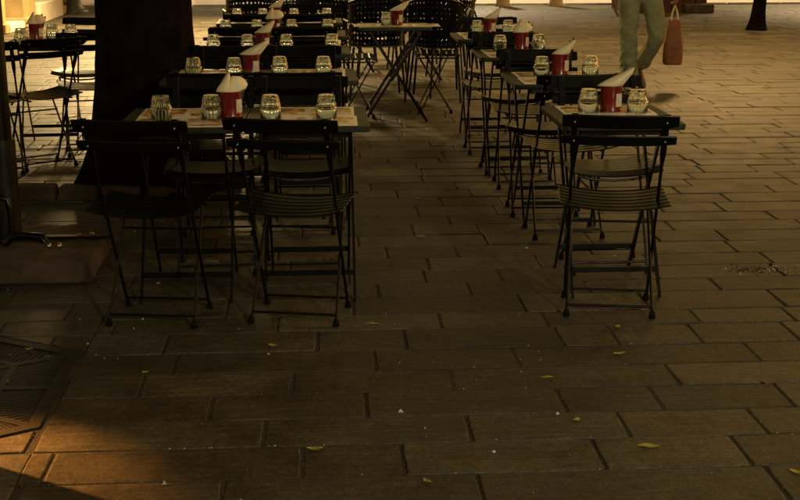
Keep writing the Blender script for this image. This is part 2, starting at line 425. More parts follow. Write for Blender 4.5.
# ------------------------------------------------------------------ bistro chair
# local frame: x across, y forward (towards the table), rear feet at y=0
PY = lambda z: .25-.488*z          # line of the back post: front foot up to the back rest
def make_chair():
    t = thing('bistro_chair', 'x', 'chair')
    for s in (-1, 1):
        x = s*.165
        mb = MB()
        secs = [(0.012, .0055), (.60, .0055), (.66, .0115), (.815, .0115)]
        pts = [(x, PY(z), z) for z, _ in secs]
        vs = []
        for (z, w) in secs:
            for dx, dy in ((-1, -1), (1, -1), (1, 1), (-1, 1)): vs.append((x+dx*w, PY(z)+dy*.0055, z))
        mb.add(vs, [(3, 2, 1, 0), (12, 13, 14, 15)]+[(i*4+k, i*4+(k+1) % 4, i*4+4+(k+1) % 4, i*4+4+k) for i in range(3) for k in range(4)])
        mb.build('back_post', M_PAINT, t, .0015)
        x2 = s*.150
        MB().tube([(s*.165, 0, .012), (s*.163, .025, .05), (x2, .25, .428)], .0058, 8).build('leg', M_PAINT, t)
        MB().lathe([(.004, .03), (.011, .022), (.014, .0), (.0, .0)], 10, (s*.165, 0, 0)).build('foot_cap', M_RUBBER, t)
        MB().lathe([(.004, .03), (.011, .022), (.014, .0), (.0, .0)], 10, (s*.165, .25, 0)).build('foot_cap', M_RUBBER, t)
        MB().tube([(s*.135, -.06, .434), (s*.135, .1, .433), (s*.135, .265, .434)], .006, 6).build('seat_rail', M_PAINT, t)
    def slat(z0, z1, half, name, back=True):
        mb = MB(); N = 8
        zc = (z0+z1)/2; th = .004
        sl = Vector((0, -.488, 1)).normalized(); nv = Vector((0, -1, -.488)).normalized()
        vs = []
        for i in range(N+1):
            x = -half+2*half*i/N; e = 1 if 0 < i < N else .82
            bow = .010*(1-(x/half)**2)
            c = Vector((x, PY(zc), zc))+nv*(.0105+bow-.010*.35)
            for a, b in ((-1, -1), (1, -1), (1, 1), (-1, 1)): vs.append(c+sl*a*e*(z1-z0)/2+nv*b*th)
        fs = [(3, 2, 1, 0), (N*4, N*4+1, N*4+2, N*4+3)]+[(i*4+k, i*4+(k+1) % 4, i*4+4+(k+1) % 4, i*4+4+k) for i in range(N) for k in range(4)]
        mb.add([tuple(v) for v in vs], fs)
        o = mb.build(name, M_PAINT, t, .002)
        for s in (-1, 1):
            c = Vector((s*.165, PY(zc), zc))+nv*.018
            m2 = MB(); m2.tube([c-nv*.004, c+nv*.0025, c+nv*.004], [.0045, .004, .002], 8); m2.build('rivet', M_STEEL, o)
    slat(.762, .82, .21, 'back_slat'); slat(.695, .738, .208, 'back_slat')
    for j in range(7):
        yc = -.055+j*.0525; mb = MB(); N = 10; vs = []
        for i in range(N+1):
            x = -.205+.41*i/N; z = .436+.0012*j+.024*abs(x/.205)**2.2-(.006 if j == 6 else 0)
            for a, b in ((-1, 0), (1, 0), (1, 1), (-1, 1)): vs.append((x, yc+a*.0215, z+b*.006+(-a*.008 if j == 6 else 0)))
        mb.add(vs, [(3, 2, 1, 0), (N*4, N*4+1, N*4+2, N*4+3)]+[(i*4+k, i*4+(k+1) % 4, i*4+4+(k+1) % 4, i*4+4+k) for i in range(N) for k in range(4)])
        mb.build('seat_slat', M_PAINT, t, .0015)
    for (yy, zz, r) in ((.006, .042, .0055), (PY(.042), .042, .0055), (.197, .335, .005)):
        MB().tube([(-.163, yy, zz), (0, yy, zz), (.163, yy, zz)], r, 6).build('cross_rod', M_PAINT, t)
    MB().tube([(-.155, .262, .432), (-.08, .265, .418), (0, .266, .413), (.08, .265, .418), (.155, .262, .432)], .0055, 6).build('cross_rod', M_PAINT, t)
    return t
CH = make_chair(); CH_used = [False]
Z0 = .0015
def chair(x, y, deg, label, group):
    # x, y: middle of the top back slat on the ground plan; deg: 0 faces away from the camera
    a = R(deg); px = x-(-(-.155))*0; off = Vector((0, -.155, 0)); off.rotate(Matrix.Rotation(a, 3, 'Z'))
    loc = (x-off.x, y-off.y, Z0)
    if not CH_used[0]:
        CH_used[0] = True; CH.location = loc; CH.rotation_euler = (0, 0, a); tag(CH, label, 'chair', group); return CH
    return dup(CH, loc, a, label, group)

# ------------------------------------------------------------------ bistro table, origin under the front-left corner centre
TW, TD, TH = .49, .54, .715
def make_table(w=TW, d=TD, along='x'):
    t = thing('bistro_table', 'x', 'table')
    def rr(w, d, r, n=5):
        pts = []
        for cx, cy, a0 in ((w/2-r, d/2-r, 0), (-w/2+r, d/2-r, 90), (-w/2+r, -d/2+r, 180), (w/2-r, -d/2+r, 270)):
            for k in range(n+1):
                q = R(a0+90*k/n); pts.append((cx+r*math.cos(q), cy+r*math.sin(q)))
        return pts
    mb = MB(); mb.prism(rr(w, d, .022), TH-.024, TH)
    top = mb.build('table_top', M_TOP, t, .0035, 2)
    for s in (-1, 1):
        xo, xi = s*.18, s*.166
        MB().bar((xo, d/2-.07, TH-.024), (xo, -d/2+.03, .0), .010, .020, (1, 0, 0)).build('leg', M_PAINT, t)
        MB().bar((xi, -d/2+.07, TH-.024), (xi, d/2-.03, .0), .010, .020, (1, 0, 0)).build('leg', M_PAINT, t)
    MB().box((0, -d/2+.078, .105), (.352, .006, .022)).build('cross_bar', M_PAINT, t)
    MB().box((0, d/2-.078, .105), (.324, .006, .022)).build('cross_bar', M_PAINT, t)
    MB().box((0, -d/2+.085, TH-.04), (.324, .02, .03)).build('top_rail', M_PAINT, t)
    MB().box((0, d/2-.085, TH-.04), (.352, .02, .03)).build('top_rail', M_PAINT, t)
    return t
TB = make_table(); TB_used = [False]
def table(x, y, deg, label, group):
    if not TB_used[0]:
        TB_used[0] = True; TB.location = (x, y, Z0); TB.rotation_euler = (0, 0, R(deg)); tag(TB, label, 'table', group); return TB
    return dup(TB, (x, y, Z0), R(deg), label, group)

# ------------------------------------------------------------------ upturned tumbler, red tin with napkin, place mat
TOPZ = TH+Z0
def glass_mesh():
    n = 18; mb = MB()
    prof = [(.0415, 0), (.0430, .004), (.0425, .040), (.0445, .046), (.0420, .051), (.0405, .054), (.0335, .092), (.0300, .096), (0.0005, .097)]
    inner = [(.0400, 0.0), (.0398, .045), (.0370, .055), (.0290, .082), (.0005, .083)]
    vs = []
    for i, (r, z) in enumerate(prof):
        for k in range(n):
            w = 2*math.pi*k/n; q = r*(1-.06*(k % 2)) if 5 <= i <= 6 else r
            vs.append((q*math.cos(w), q*math.sin(w), z))
    fs = [(i*n+k, i*n+(k+1) % n, (i+1)*n+(k+1) % n, (i+1)*n+k) for i in range(len(prof)-1) for k in range(n)]
    mb.add(vs, fs, False)
    mb2 = []
    for r, z in inner:
        for k in range(n): w = 2*math.pi*k/n; mb2.append((r*math.cos(w), r*math.sin(w), z))
    mb.add(mb2, [(i*n+(k+1) % n, i*n+k, (i+1)*n+k, (i+1)*n+(k+1) % n) for i in range(len(inner)-1) for k in range(n)], True)
    o0 = 0; oi = len(vs)
    mb.f += [((k+1) % n, k, oi+k, oi+(k+1) % n) for k in range(n)]; mb.sm += [False]*n
    return mb.mesh('drinking_glass', M_GLASS)
GM = glass_mesh()
def glass(x, y, label, group='upturned glasses on the tables'):
    o = put('drinking_glass', GM, None, (x, y, TOPZ+.0016), (0, 0, rnd.uniform(0, 6))); return tag(o, label, 'glass', group)

def make_tin(kind):
    t = thing('napkin_tin', 'x', 'tin')
    mb = MB(); mb.lathe([(.0005, .002), (.042, .002), (.0445, 0), (.046, .003), (.0445, .007), (.0445, .100), (.046, .104), (.045, .107), (.043, .104), (.0425, .010), (.0005, .009)], 28)
    can = mb.build('tin_body', M_RED, t)
    mb = MB(); vs = []; n = 8
    for k in range(n+1):
        w = R(-75+48*k/n)
        for z in (.022, .076): vs.append((.0449*math.cos(w), .0449*math.sin(w), z)); 
    mb.add(vs, [(2*k, 2*k+2, 2*k+3, 2*k+1) for k in range(n)], True); mb.build('paper_label', M_LABEL, can)
    for s in (-1, 1):
        mb = MB(); mb.tube([(s*.0455, 0, .062), (s*.056, 0, .058), (s*.058, 0, .046), (s*.054, 0, .036), (s*.0455, 0, .034)], .0018, 6, up=(0, 1, 0)); mb.build('handle', M_GALV, can)
    # folded cream napkin leaning out of the tin, with cutlery handles behind it
    def napkin(pts_l, pts_r, depth, dy0=0):
        mb = MB(); vs = []; m_ = len(pts_l); K = 6
        for i in range(m_):
            for j in range(K+1):
                u = j/K; x = pts_l[i][0]*(1-u)+pts_r[i][0]*u; z = pts_l[i][1]*(1-u)+pts_r[i][1]*u
                bow = depth*(math.sin(math.pi*u)**.7)*(1-.5*i/m_)+.004*math.sin(9*u+i)
                if i < 2: bow = min(bow, .028)*(1-abs(2*u-1)**2); x *= .80
                vs.append((x, -bow, z))
        nb = len(vs)
        vs += [(x, -y_*.85+.006, z-.002) for x, y_, z in vs]
        W_ = K+1; fs = []
        for i in range(m_-1):
            for j in range(K):
                q = (i*W_+j, i*W_+j+1, (i+1)*W_+j+1, (i+1)*W_+j); fs.append(q); fs.append(tuple(nb+x for x in q[::-1]))
        for i in range(m_-1):
            fs.append((i*W_, (i+1)*W_, nb+(i+1)*W_, nb+i*W_)); fs.append((i*W_+K, nb+i*W_+K, nb+(i+1)*W_+K, (i+1)*W_+K))
        for j in range(K):
            fs.append(((m_-1)*W_+j, (m_-1)*W_+j+1, nb+(m_-1)*W_+j+1, nb+(m_-1)*W_+j))
        mb.add([(x, y_+dy0, z) for x, y_, z in vs], fs, True)
        mb.build('napkin', M_NAP, t)
    if kind == 0:      # slanting up to the right
        napkin([(-.040, .06), (-.045, .104), (-.044, .110), (-.012, .132), (.030, .155), (.064, .176)], [(.040, .06), (.043, .10), (.050, .110), (.062, .134), (.074, .158), (.078, .178)], .040)
        hs = ((.072, .008, .186), (.055, .014, .172))
    elif kind == 1:    # pointed lobe on the left in front of a rounder one on the right
        napkin([(-.040, .06), (-.048, .103), (-.060, .107), (-.052, .124), (-.034, .150), (-.012, .182)], [(.004, .06), (.002, .103), (.004, .110), (.004, .130), (.0, .155), (-.004, .184)], .038, -.004)
        napkin([(-.012, .06), (-.016, .103), (-.016, .112), (-.014, .132), (-.004, .152), (.008, .166)], [(.040, .06), (.046, .10), (.066, .112), (.074, .130), (.062, .150), (.040, .164)], .030, .006)
        hs = ((.052, .014, .168), (.072, .014, .150))
    else:              # broad tongue flopping to the right
        napkin([(-.040, .06), (-.052, .103), (-.062, .107), (-.030, .126), (.025, .152), (.076, .176)], [(.040, .06), (.044, .10), (.046, .105), (.062, .124), (.084, .152), (.094, .180)], .042)
        hs = ((.062, .012, .190),)
    for (x, y_, z) in hs:
        MB().bar((x*.4, y_, .02), (x, y_, z), .012, .004, (1, 0, 0)).build('cutlery_handle', M_BLACKP, t, .0015)
    return t
TINS = [make_tin(k) for k in range(3)]; TIN_used = [False]*3
def tin(x, y, kind, rz, label):
    g_ = 'red napkin tins on the tables'
    if not TIN_used[kind]:
        TIN_used[kind] = True; o = TINS[kind]; o.location = (x, y, TOPZ+.0016); o.rotation_euler = (0, 0, rz); return tag(o, label, 'tin', g_)
    return dup(TINS[kind], (x, y, TOPZ+.0016), rz, label, g_)
mb = MB(); mb.box((0, 0, 0), (.385, .25, .001)); MAT_ME = mb.mesh('place_mat', M_PRINT)
def place_mat(x, y, rz, label):
    return tag(put('place_mat', MAT_ME, None, (x, y, TOPZ+.0009), (0, 0, rz)), label, 'place mat', 'printed paper place mats')

# ------------------------------------------------------------------ setting the tables
ORD = ['nearest', 'second', 'third', 'fourth', 'fifth']
RY = [4.835, 6.09, 7.34, 8.50]          # front edges, right-hand column
GCH = 'dark slatted folding chairs'; GTB = 'small green-topped folding tables'
near_back = [(1.091, 4.457, -9), (1.205, 5.69, 2), (1.185, 6.86, -2), (1.16, 7.98, 1)]
far_back = [(1.256, 5.638, 181), (1.18, 6.73, 178), (1.17, 7.855, 181), (1.24, 9.20, 179)]
for i, yf in enumerate(RY):
    o_ = ORD[i]; cx = .958+TW/2+.008*i-.004*i*i; cy = yf+TD/2
    table(cx, cy, rnd.uniform(-1, 1), f'{o_} green-topped folding table of the right-hand column', GTB)
    for k, s in enumerate((-1, 1)):
        place_mat(cx+rnd.uniform(-.006, .006), cy+s*.129, (0 if s < 0 else math.pi)+rnd.uniform(-.02, .02), f'printed paper mat on {"near" if s < 0 else "far"} half of the {o_} right-column table')
    gx = [(1.124, 5.17, 1.326, 5.148, 1.226, 5.20), (1.152, 6.45, 1.409, 6.47, 1.255, 6.49), (1.114, 7.70, 1.357, 7.74, 1.262, 7.80), (1.12, 8.86, 1.34, 8.88, 1.215, 8.92)][i]
    glass(gx[0], gx[1], f'upturned glass left of the tin on the {o_} right-column table')
    glass(gx[2], gx[3], f'upturned glass right of the tin on the {o_} right-column table')
    tin(gx[4], gx[5], [2, 0, 1, 0][i], [0, .1, .2, -.1][i], f'red tin with cream napkin on the {o_} right-column table')
    nx, ny, nd = near_back[i]
    chair(nx, ny, nd, f'dark folding chair on the near side of the {o_} right-column table', GCH)
    nx, ny, nd = far_back[i]
    chair(nx, ny, nd, f'dark folding chair on the far side of the {o_} right-column table', GCH)
LY = [4.865, 6.295, 7.60, 8.78, 9.95]
for i, yf in enumerate(LY):
    o_ = ORD[i]
    for side, x0 in (('left', -.782), ('right', -.288)):
        cx = x0+TW/2; cy = yf+TD/2
        lb = f'{o_} row, {side} table of the left-hand pair'
        table(cx, cy, rnd.uniform(-1, 1), f'small green folding table, {o_} row of the left-hand block, {side} of its pair', GTB)
        for s in (-1, 1):
            place_mat(cx+rnd.uniform(-.006, .006), cy+s*.129, (0 if s < 0 else math.pi)+rnd.uniform(-.02, .02), f'printed paper mat, {"near" if s < 0 else "far"} half of {lb}')
        jit = rnd.uniform(-.02, .02)
        dy = [.215, .22, .24, .25, .24][i]
        if side == 'left': gxs = (-.632, -.425)
        else: gxs = (-.19, .035) if i < 2 else (-.18, .085)
        for q, gx_ in zip(('left', 'right'), gxs):
            glass(gx_+rnd.uniform(-.008, .008), yf+dy+rnd.uniform(-.02, .03), f'upturned glass, {q} of two on {lb}')
        if side == 'left':
            nb = (-.668, 4.45, -9) if i == 0 else (cx+.05+jit, yf-.44, rnd.uniform(-5, 3))
            fb = (cx+.06+jit, yf+TD+.29, 180+rnd.uniform(-4, 4))
        else:
            nb = (-.139, 4.442, -12) if i == 0 else (cx-.06+jit, yf-.44, rnd.uniform(-4, 3))
            fb = (cx-.03, yf+TD+.29, 180+rnd.uniform(-4, 4))
        chair(nb[0], nb[1], nb[2], f'dark folding chair at near side, {lb}', GCH)
        chair(fb[0], fb[1], fb[2], f'dark folding chair at far side, {lb}', GCH)
    tin([-.352, -.34, -.335, -.30, -.33][i], yf+[.26, .27, .27, .22, .25][i], [1, 2, 0, 1, 0][i], [.3, 0, .1, .2, 0][i], f'red napkin tin between the left-hand pair of tables, {o_} row')
# crossways table behind, aisle end
table(.59, 9.72, 90, 'crossways folding table with X legs at the far end of the aisle', GTB)
place_mat(.47, 9.72, 0, 'printed paper mat on left of the crossways table'); place_mat(.74, 9.70, math.pi, 'printed paper mat on right of the crossways table')
tin(.615, 9.76, 2, 0, 'red napkin tin on the crossways table at the aisle end'); glass(.53, 9.72, 'upturned glass left of the tin on the crossways table')
chair(1.22, 10.12, 88, 'dark folding chair seen side-on beyond the right-hand column', GCH)
chair(.02, 9.85, -88, 'dark folding chair seen side-on left of the crossways table', GCH)
# tables at far left beyond the trunk
table(-1.80, 8.65, 4, 'green folding table at far left beside the thick trunk', GTB)
place_mat(-1.8, 8.50, .07, 'printed paper mat near half of the far left table'); place_mat(-1.79, 8.76, 3.2, 'printed paper mat far half of the far left table')
for gx_, gy_, q in ((-1.92, 8.42, 'leftmost'), (-1.78, 8.72, 'middle'), (-1.655, 8.72, 'rightmost')): glass(gx_, gy_, f'{q} upturned glass on the far left table')
tin(-1.875, 8.66, 1, .4, 'red napkin tin on the far left table')
chair(-1.56, 7.70, 38, 'dark folding chair left of the trunk, turned slightly aside', GCH)
chair(-1.42, 8.10, 14, 'dark folding chair tucked against the far left table', GCH)
chair(-1.93, 7.45, 8, 'dark folding chair cut by the left frame edge', GCH)
chair(-1.62, 9.35, 176, 'dark folding chair behind the far left table', GCH)

# ------------------------------------------------------------------ perforated armchairs in the background
def make_perf():
    t = thing('perforated_chair', 'x', 'chair')
    rp = random.Random(11)
    def panel(name, fn, nu, nv):
        mb = MB(); h = .30
        for i in range(nu):
            for j in range(nv):
                u0, u1, v0, v1 = i/nu, (i+1)/nu, j/nv, (j+1)/nv; uc, vc = (u0+u1)/2, (v0+v1)/2; du, dv = (u1-u0)*rp.uniform(.10, .34), (v1-v0)*rp.uniform(.10, .38); uc += (u1-u0)*rp.uniform(-.07, .07); vc += (v1-v0)*rp.uniform(-.05, .05)
                um, vm = (u0+u1)/2, (v0+v1)/2; P = [(u0, v0), (um, v0), (u1, v0), (u1, vm), (u1, v1), (um, v1), (u0, v1), (u0, vm)]
                Q = [(uc, vc-dv), (uc+du, vc), (uc, vc+dv), (uc-du, vc)]
                vs = [fn(*p) for p in P+Q]
                mb.add(vs, [(0, 1, 8), (1, 2, 8), (2, 9, 8), (2, 3, 9), (3, 4, 9), (4, 10, 9), (4, 5, 10), (5, 6, 10), (6, 11, 10), (6, 7, 11), (7, 0, 11), (0, 8, 11)])
        me = mb.mesh(name, M_PAINT)
        bm = bmesh.new(); bm.from_mesh(me); bmesh.ops.remove_doubles(bm, verts=bm.verts, dist=1e-5)
        bmesh.ops.solidify(bm, geom=bm.faces[:], thickness=.004); bm.to_mesh(me); bm.free()
        return put(name, me, t)
    def back(u, v):
        a = R(-70+140*u); return (.25*math.sin(a), -.24*math.cos(a)+.03-.06*v, .46+.40*v*(1-.12*(2*u-1)**2))
    panel('backrest', back, 17, 9)
    panel('seat', lambda u, v: ((u-.5)*.46, -.2+.44*v, .45+.012*((2*u-1)**2)), 9, 8)
    for sx in (-1, 1):
        for sy, yy in ((-1, -.18), (1, .2)):
            MB().tube([(sx*.2, yy, .45), (sx*.24, yy*1.2, 0)], [.012, .010], 8).build('leg', M_PAINT, t)
    MB().tube([back(u/12, 1.0) for u in range(13)], .009, 6).build('back_rim', M_PAINT, t)
    MB().tube([back(0, .55), (-.26, .12, .66), (-.24, .2, .45)], .011, 6).build('arm', M_PAINT, t)
    MB().tube([back(1, .55), (.26, .12, .66), (.24, .2, .45)], .011, 6).build('arm', M_PAINT, t)
    return t
PF = make_perf(); pf_list = [(.05, 12.0, 5, 'left of the two behind the aisle, back to camera'), (.62, 12.1, -4, 'right of the two behind the aisle, back to camera'), (1.12, 11.1, 20, 'beside the right-hand column end'),
    (1.32, 12.2, -80, 'turned sideways at the column end'), (-.62, 12.2, 4, 'behind the left-hand tables'), (.4, 13.9, 180, 'facing the camera farthest back'), (-.25, 13.6, 175, 'facing the camera beyond the left block'), (1.0, 13.3, 170, 'facing the camera beyond the crossways table'), (.50, 10.95, 3, 'close behind the crossways table'), (1.02, 10.80, -14, 'between crossways table and side-on chair')]
for i, (x, y, d, w) in enumerate(pf_list):
    lb = 'dark perforated metal armchair '+w
    if i == 0: PF.location = (x, y, Z0); PF.rotation_euler = (0, 0, R(d)); tag(PF, lb, 'chair', 'perforated armchairs')
    else: dup(PF, (x, y, Z0), R(d), lb, 'perforated armchairs')
for x, y, lb in ((.33, 12.95, 'left of two pale-matted tables among the perforated armchairs'), (.95, 12.25, 'right of two pale-matted tables among the perforated armchairs')):
    table(x, y, 90, lb, GTB)
    place_mat(x-.12, y, 0, f'paper mat on left end of table {lb.split(" pale")[0]}'); place_mat(x+.13, y, 0, f'paper mat on right end of table {lb.split(" pale")[0]}')

# ------------------------------------------------------------------ parasol on its slab base at the left edge
ps = thing('parasol', 'canvas parasol with dark pole bolted to a concrete slab base, left edge', 'parasol', (-1.50, 5.56, 0))
mb = MB(); mb.box((.0, 0, .048), (1.06, .74, .085)); sl_ = mb.build('slab', M_CONC, ps)
bm = bmesh.new(); bm.from_mesh(sl_.data); bmesh.ops.remove_doubles(bm, verts=bm.verts, dist=1e-5)
bmesh.ops.bevel(bm, geom=bm.edges[:], offset=.010, segments=1, affect='EDGES')
bmesh.ops.subdivide_edges(bm, edges=[e for e in bm.edges if e.calc_length() > .2], cuts=30, use_grid_fill=True)
for v in bm.verts:
    if v.co.z > .02: v.co += Vector((rnd.gauss(0, .0022), rnd.gauss(0, .0022), rnd.gauss(0, .0016)))
bm.to_mesh(sl_.data); bm.free()
mb = MB(); mb.bar((-.50, .09, .098), (.56, .09, .098), .045, .014, (0, 1, 0)); mb.build('base_bar', M_GALV, ps, .002)
mb = MB(); mb.bar((.06, -.36, .106), (.06, .40, .106), .05, .014, (1, 0, 0)); mb.build('base_bar', M_GALV, ps, .002)
MB().tube([(.09, .09, .10), (.09, .09, .55)], .060, 16).build('sleeve', M_GALV, ps)
MB().tube([(.09, .09, .5), (.09, .09, 2.95)], .047, 16).build('pole', M_PAINT, ps)
for (bx_, by_) in ((.30, -.06), (.345, -.06), (.40, .11), (.455, .13), (-.2, -.05), (.16, .13)):
    MB().lathe([(.0, .018), (.009, .016), (.011, .004), (.011, 0), (.0, 0)], 8, (bx_, by_, .0905), caps=False).build('bolt', M_STEEL, ps)
MB().tube([(.10, -.03, .095), (.13, -.03, .13), (.17, -.03, .14), (.27, -.05, .13), (.28, -.05, .11)], [.018, .02, .016, .022, .02], 8).build('locking_lever', M_PAINT, ps)
MB().tube([(.05, .03, .11), (.05, .03, .27), (.075, .03, .30), (.11, .03, .29), (.12, .03, .24), (.12, .03, .11)], .014, 8, up=(0, 1, 0)).build('bracket', M_PAINT, ps)
mb = MB(); hw = 1.75; apex = (0, .09, 3.0); K = 8; ring = []
for k in range(4):
    a = [(-hw, -hw), (hw, -hw), (hw, hw), (-hw, hw)][k]; b = [(-hw, -hw), (hw, -hw), (hw, hw), (-hw, hw)][(k+1) % 4]
    for j in range(K): ring.append((a[0]+(b[0]-a[0])*j/K, .09+a[1]+(b[1]-a[1])*j/K, 2.42-.03*math.sin(math.pi*j/K)*-1))
n = len(ring); mid = [(x*.5, .09+(y-.09)*.5, 2.73) for x, y, z in ring]; skirt = [(x, y, z-.16) for x, y, z in ring]
mb.add([apex]+mid+ring+skirt, [(0, 1+k, 1+(k+1) % n) for k in range(n)]+[(1+j*n+k, 1+(j+1)*n+k, 1+(j+1)*n+(k+1) % n, 1+j*n+(k+1) % n) for j in range(2) for k in range(n)])
mb.build('canopy', M_CANVAS, ps)
for k in range(8):
    w = R(45*k); L = hw*(1.38 if k % 2 else 1)
    MB().bar((0, .09, 2.94), (L*math.cos(w), .09+L*math.sin(w), 2.40), .02, .015, (-math.sin(w), math.cos(w), 0)).build('rib', M_PAINT, ps)

# ------------------------------------------------------------------ trees
def tree(name, label, x, y, prof, h, lean, crown_r, crown_z, nleaf, seed):
    rr_ = random.Random(seed); t = thing(name, label, 'tree', (x, y, 0))
    mb = MB(); n = 72; vs = []; rings = []
    zz = [0, .03, .06, .1, .15, .2, .25, .3, .36, .43, .5]+[.57+.07*q for q in range(int((h-.57)/.07))]+[h]
    for z in zz:
        r0 = prof(z)
        for k in range(n):
            w = 2*math.pi*k/n
            rg = abs(math.sin(8.5*w+1.7*math.sin(2.3*z+w)+seed))+.6*abs(math.sin(15*w-2.1*math.sin(3.1*z-w)))
            bump_ = 1+.05*math.sin(3*w+z*1.3+seed)+.045*(rg-.8)+rr_.uniform(-.008, .008)+(.22*max(0, math.sin(5*w+1))*max(0, 1-z/.45))
            vs.append((lean[0]*z+r0*bump_*math.cos(w), lean[1]*z+r0*bump_*math.sin(w), z-.012 if z == 0 else z))
    m_ = len(zz)
    mb.add(vs, [(i*n+k, i*n+(k+1) % n, (i+1)*n+(k+1) % n, (i+1)*n+k) for i in range(m_-1) for k in range(n)]+[tuple(range((m_-1)*n, m_*n))], True)
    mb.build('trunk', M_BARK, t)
    tops = []; rt = prof(h)
    for k in range(6):
        w = 2*math.pi*k/6+rr_.uniform(-.3, .3); b0 = Vector((lean[0]*h, lean[1]*h, h-.25))
        e = b0+Vector((math.cos(w)*crown_r*.6, math.sin(w)*crown_r*.6, (crown_z-h)*1.1+rr_.uniform(-.2, .5))); m2 = (b0+e)/2+Vector((0, 0, .2))
        MB().tube([b0, m2, e], [rt*.5, rt*.3, rt*.1], 8).build('limb', M_BARK, t); tops += [m2, e, (m2+e)/2]
    mb = MB()
    for i in range(nleaf):
        c = rr_.choice(tops)+Vector((rr_.gauss(0, .3), rr_.gauss(0, .3), rr_.gauss(.15, .25)))*crown_r*.8
        if c.z < h-.1: continue
        s_ = rr_.uniform(.06, .13); q = Vector((rr_.gauss(0, 1), rr_.gauss(0, 1), rr_.gauss(0, 1))).normalized(); a = q.orthogonal().normalized(); b = q.cross(a)
        mb.add([c-a*s_, c+b*s_*.5, c+a*s_, c-b*s_*.5], [(0, 1, 2, 3)])
    mb.build('crown', M_LEAF, t)
    return t
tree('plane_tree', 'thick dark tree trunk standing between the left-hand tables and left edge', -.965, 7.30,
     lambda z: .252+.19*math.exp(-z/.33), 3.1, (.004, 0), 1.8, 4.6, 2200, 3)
tree('street_tree', 'slender reddish tree trunk on the lit square at upper right', 6.17, 17.55, lambda z: .085+.05*math.exp(-z/.12), 3.2, (.055, 0), 1.2, 4.2, 900, 5)
# rough kerb stones round the foot of the thick trunk
ks = thing('tree_kerb', 'low kerb of rough pale stones at the foot of the thick trunk', 'kerb', (-1.2, 6.93, 0))
for k in range(4):
    mb = MB(); L = .22
    mb.box((-.36+.235*k, .01*math.sin(k*2), .03), (L, .13, .085)); o = mb.build('kerb_stone', M_CONC, ks, .018, 2); o.rotation_euler = (R(rnd.uniform(-3, 3)), R(rnd.uniform(-2, 2)), R(rnd.uniform(-3, 3)))

# ------------------------------------------------------------------ shop front, far left
sh = thing('shop_front', 'cream plastered shop front with lit doorway and white sill', 'building', (-4.25, 0, 0))
mb = MB(); mb.box((-.5, 15.3, 2.2), (.4, 4.0, 4.4)); mb.build('wall', M_WALL, sh)
mb = MB(); mb.box((-.5, 24.8, 2.2), (.4, 5.0, 4.4)); mb.build('wall', M_WALL, sh)
mb = MB(); mb.box((-.5, 19.8, 3.8), (.4, 5.0, 1.2)); mb.build('lintel_wall', M_WALL, sh)
for (yy, w_, dp, nm) in ((17.55, .16, .14, 'door_jamb'), (18.95, .75, .22, 'pilaster'), (21.25, .34, .26, 'pilaster'), (21.75, .2, .2, 'pilaster')):
    mb = MB(); mb.box((-.12, yy, 1.6), (dp+.2, w_, 3.2)); mb.build(nm, M_WALL, sh, .02, 2)
    mb = MB(); mb.box((-.10, yy, .07), (dp+.24, w_+.06, .14)); mb.build('plinth', M_WALL, sh, .015)
mb = MB(); mb.box((-.35, 18.1, 1.2), (.06, .95, 2.4)); d_ = mb.build('door', M_DARKW, sh)
for k in range(3): MB().box((-.31, 17.85+.25*k, 1.2), (.03, .12, 2.2)).build('door_panel', M_DARKW, d_, .01)
mb = MB(); mb.box((-.16, 18.1, .05), (.5, .98, .1)); mb.build('door_step', M_SILL, sh, .01)
mb = MB(); mb.box((-.38, 20.2, 1.55), (.04, 1.74, 2.5)); mb.build('shop_window', M_LWIN, sh)
mb = MB(); mb.box((-.10, 20.2, .14), (.5, 1.74, .30)); mb.build('window_sill', M_SILL, sh, .015)
for yy in (19.36, 20.2, 21.04): MB().box((-.33, yy, 1.6), (.06, .06, 2.5)).build('window_mullion', M_WALL, sh)
co = thing('drain_column', 'dark green painted column with swollen foot beside shop front', 'column', (-4.02, 21.55, 0))
mb = MB(); mb.lathe([(.2, 0), (.2, .05), (.15, .12), (.115, .2), (.11, 3.2)], 20); mb.build('shaft', M_GREENP, co)
mb = MB(); mb.lathe([(.235, 0), (.24, .03), (.205, .07), (.2, .05)], 20, caps=False); mb.build('foot_ring', M_GREENP, co)
st = thing('stone_steps', 'pale pinkish stone steps beyond the shop front at upper left', 'steps', (-3.2, 22.4, 0))
for k in range(3):
    mb = MB(); mb.box((.25, .45+k*.55, .06+.12*k), (1.5, 1.4-.2*k, .12)); mb.build('step', M_STEP, st, .012, 2)

# ------------------------------------------------------------------ far right: bollards, dark red kiosk with stone foot
for i, (x, lb) in enumerate(((3.33, 'left of the two pale stone bollards along the bright road'), (4.29, 'right of the two pale stone bollards along the bright road'))):
    b_ = thing('bollard', lb, 'bollard', (x, 22.75, 0), 0, 'stone bollards')
    MB().lathe([(.145, 0), (.145, .03), (.122, .06), (.118, .70), (.125, .72), (.125, .76), (.10, .82), (.05, .86), (0, .87)], 20).build('shaft', M_BOLL, b_)
    MB().lathe([(.128, .60), (.132, .61), (.132, .64), (.128, .65)], 20).build('band', M_BOLL, b_)
kz = thing('kiosk', 'dark red boarded kiosk at upper right behind the walking person', 'kiosk', (5.85, 21.6, 0))
for k in range(7):
    MB().box((-.62+.20*k, -.5, 1.15), (.185, .05, 2.3)).build('board', M_REDW, kz, .006)
MB().box((-.02, 0, 1.14), (1.38, .94, 2.28)).build('body', M_REDW, kz)
MB().box((-.02, -.05, 2.36), (1.7, 1.3, .12)).build('roof', M_REDW, kz, .01)
MB().box((.48, -.68, .07), (.48, .26, .15)).build('stone_foot', M_CONC, kz, .02, 2)

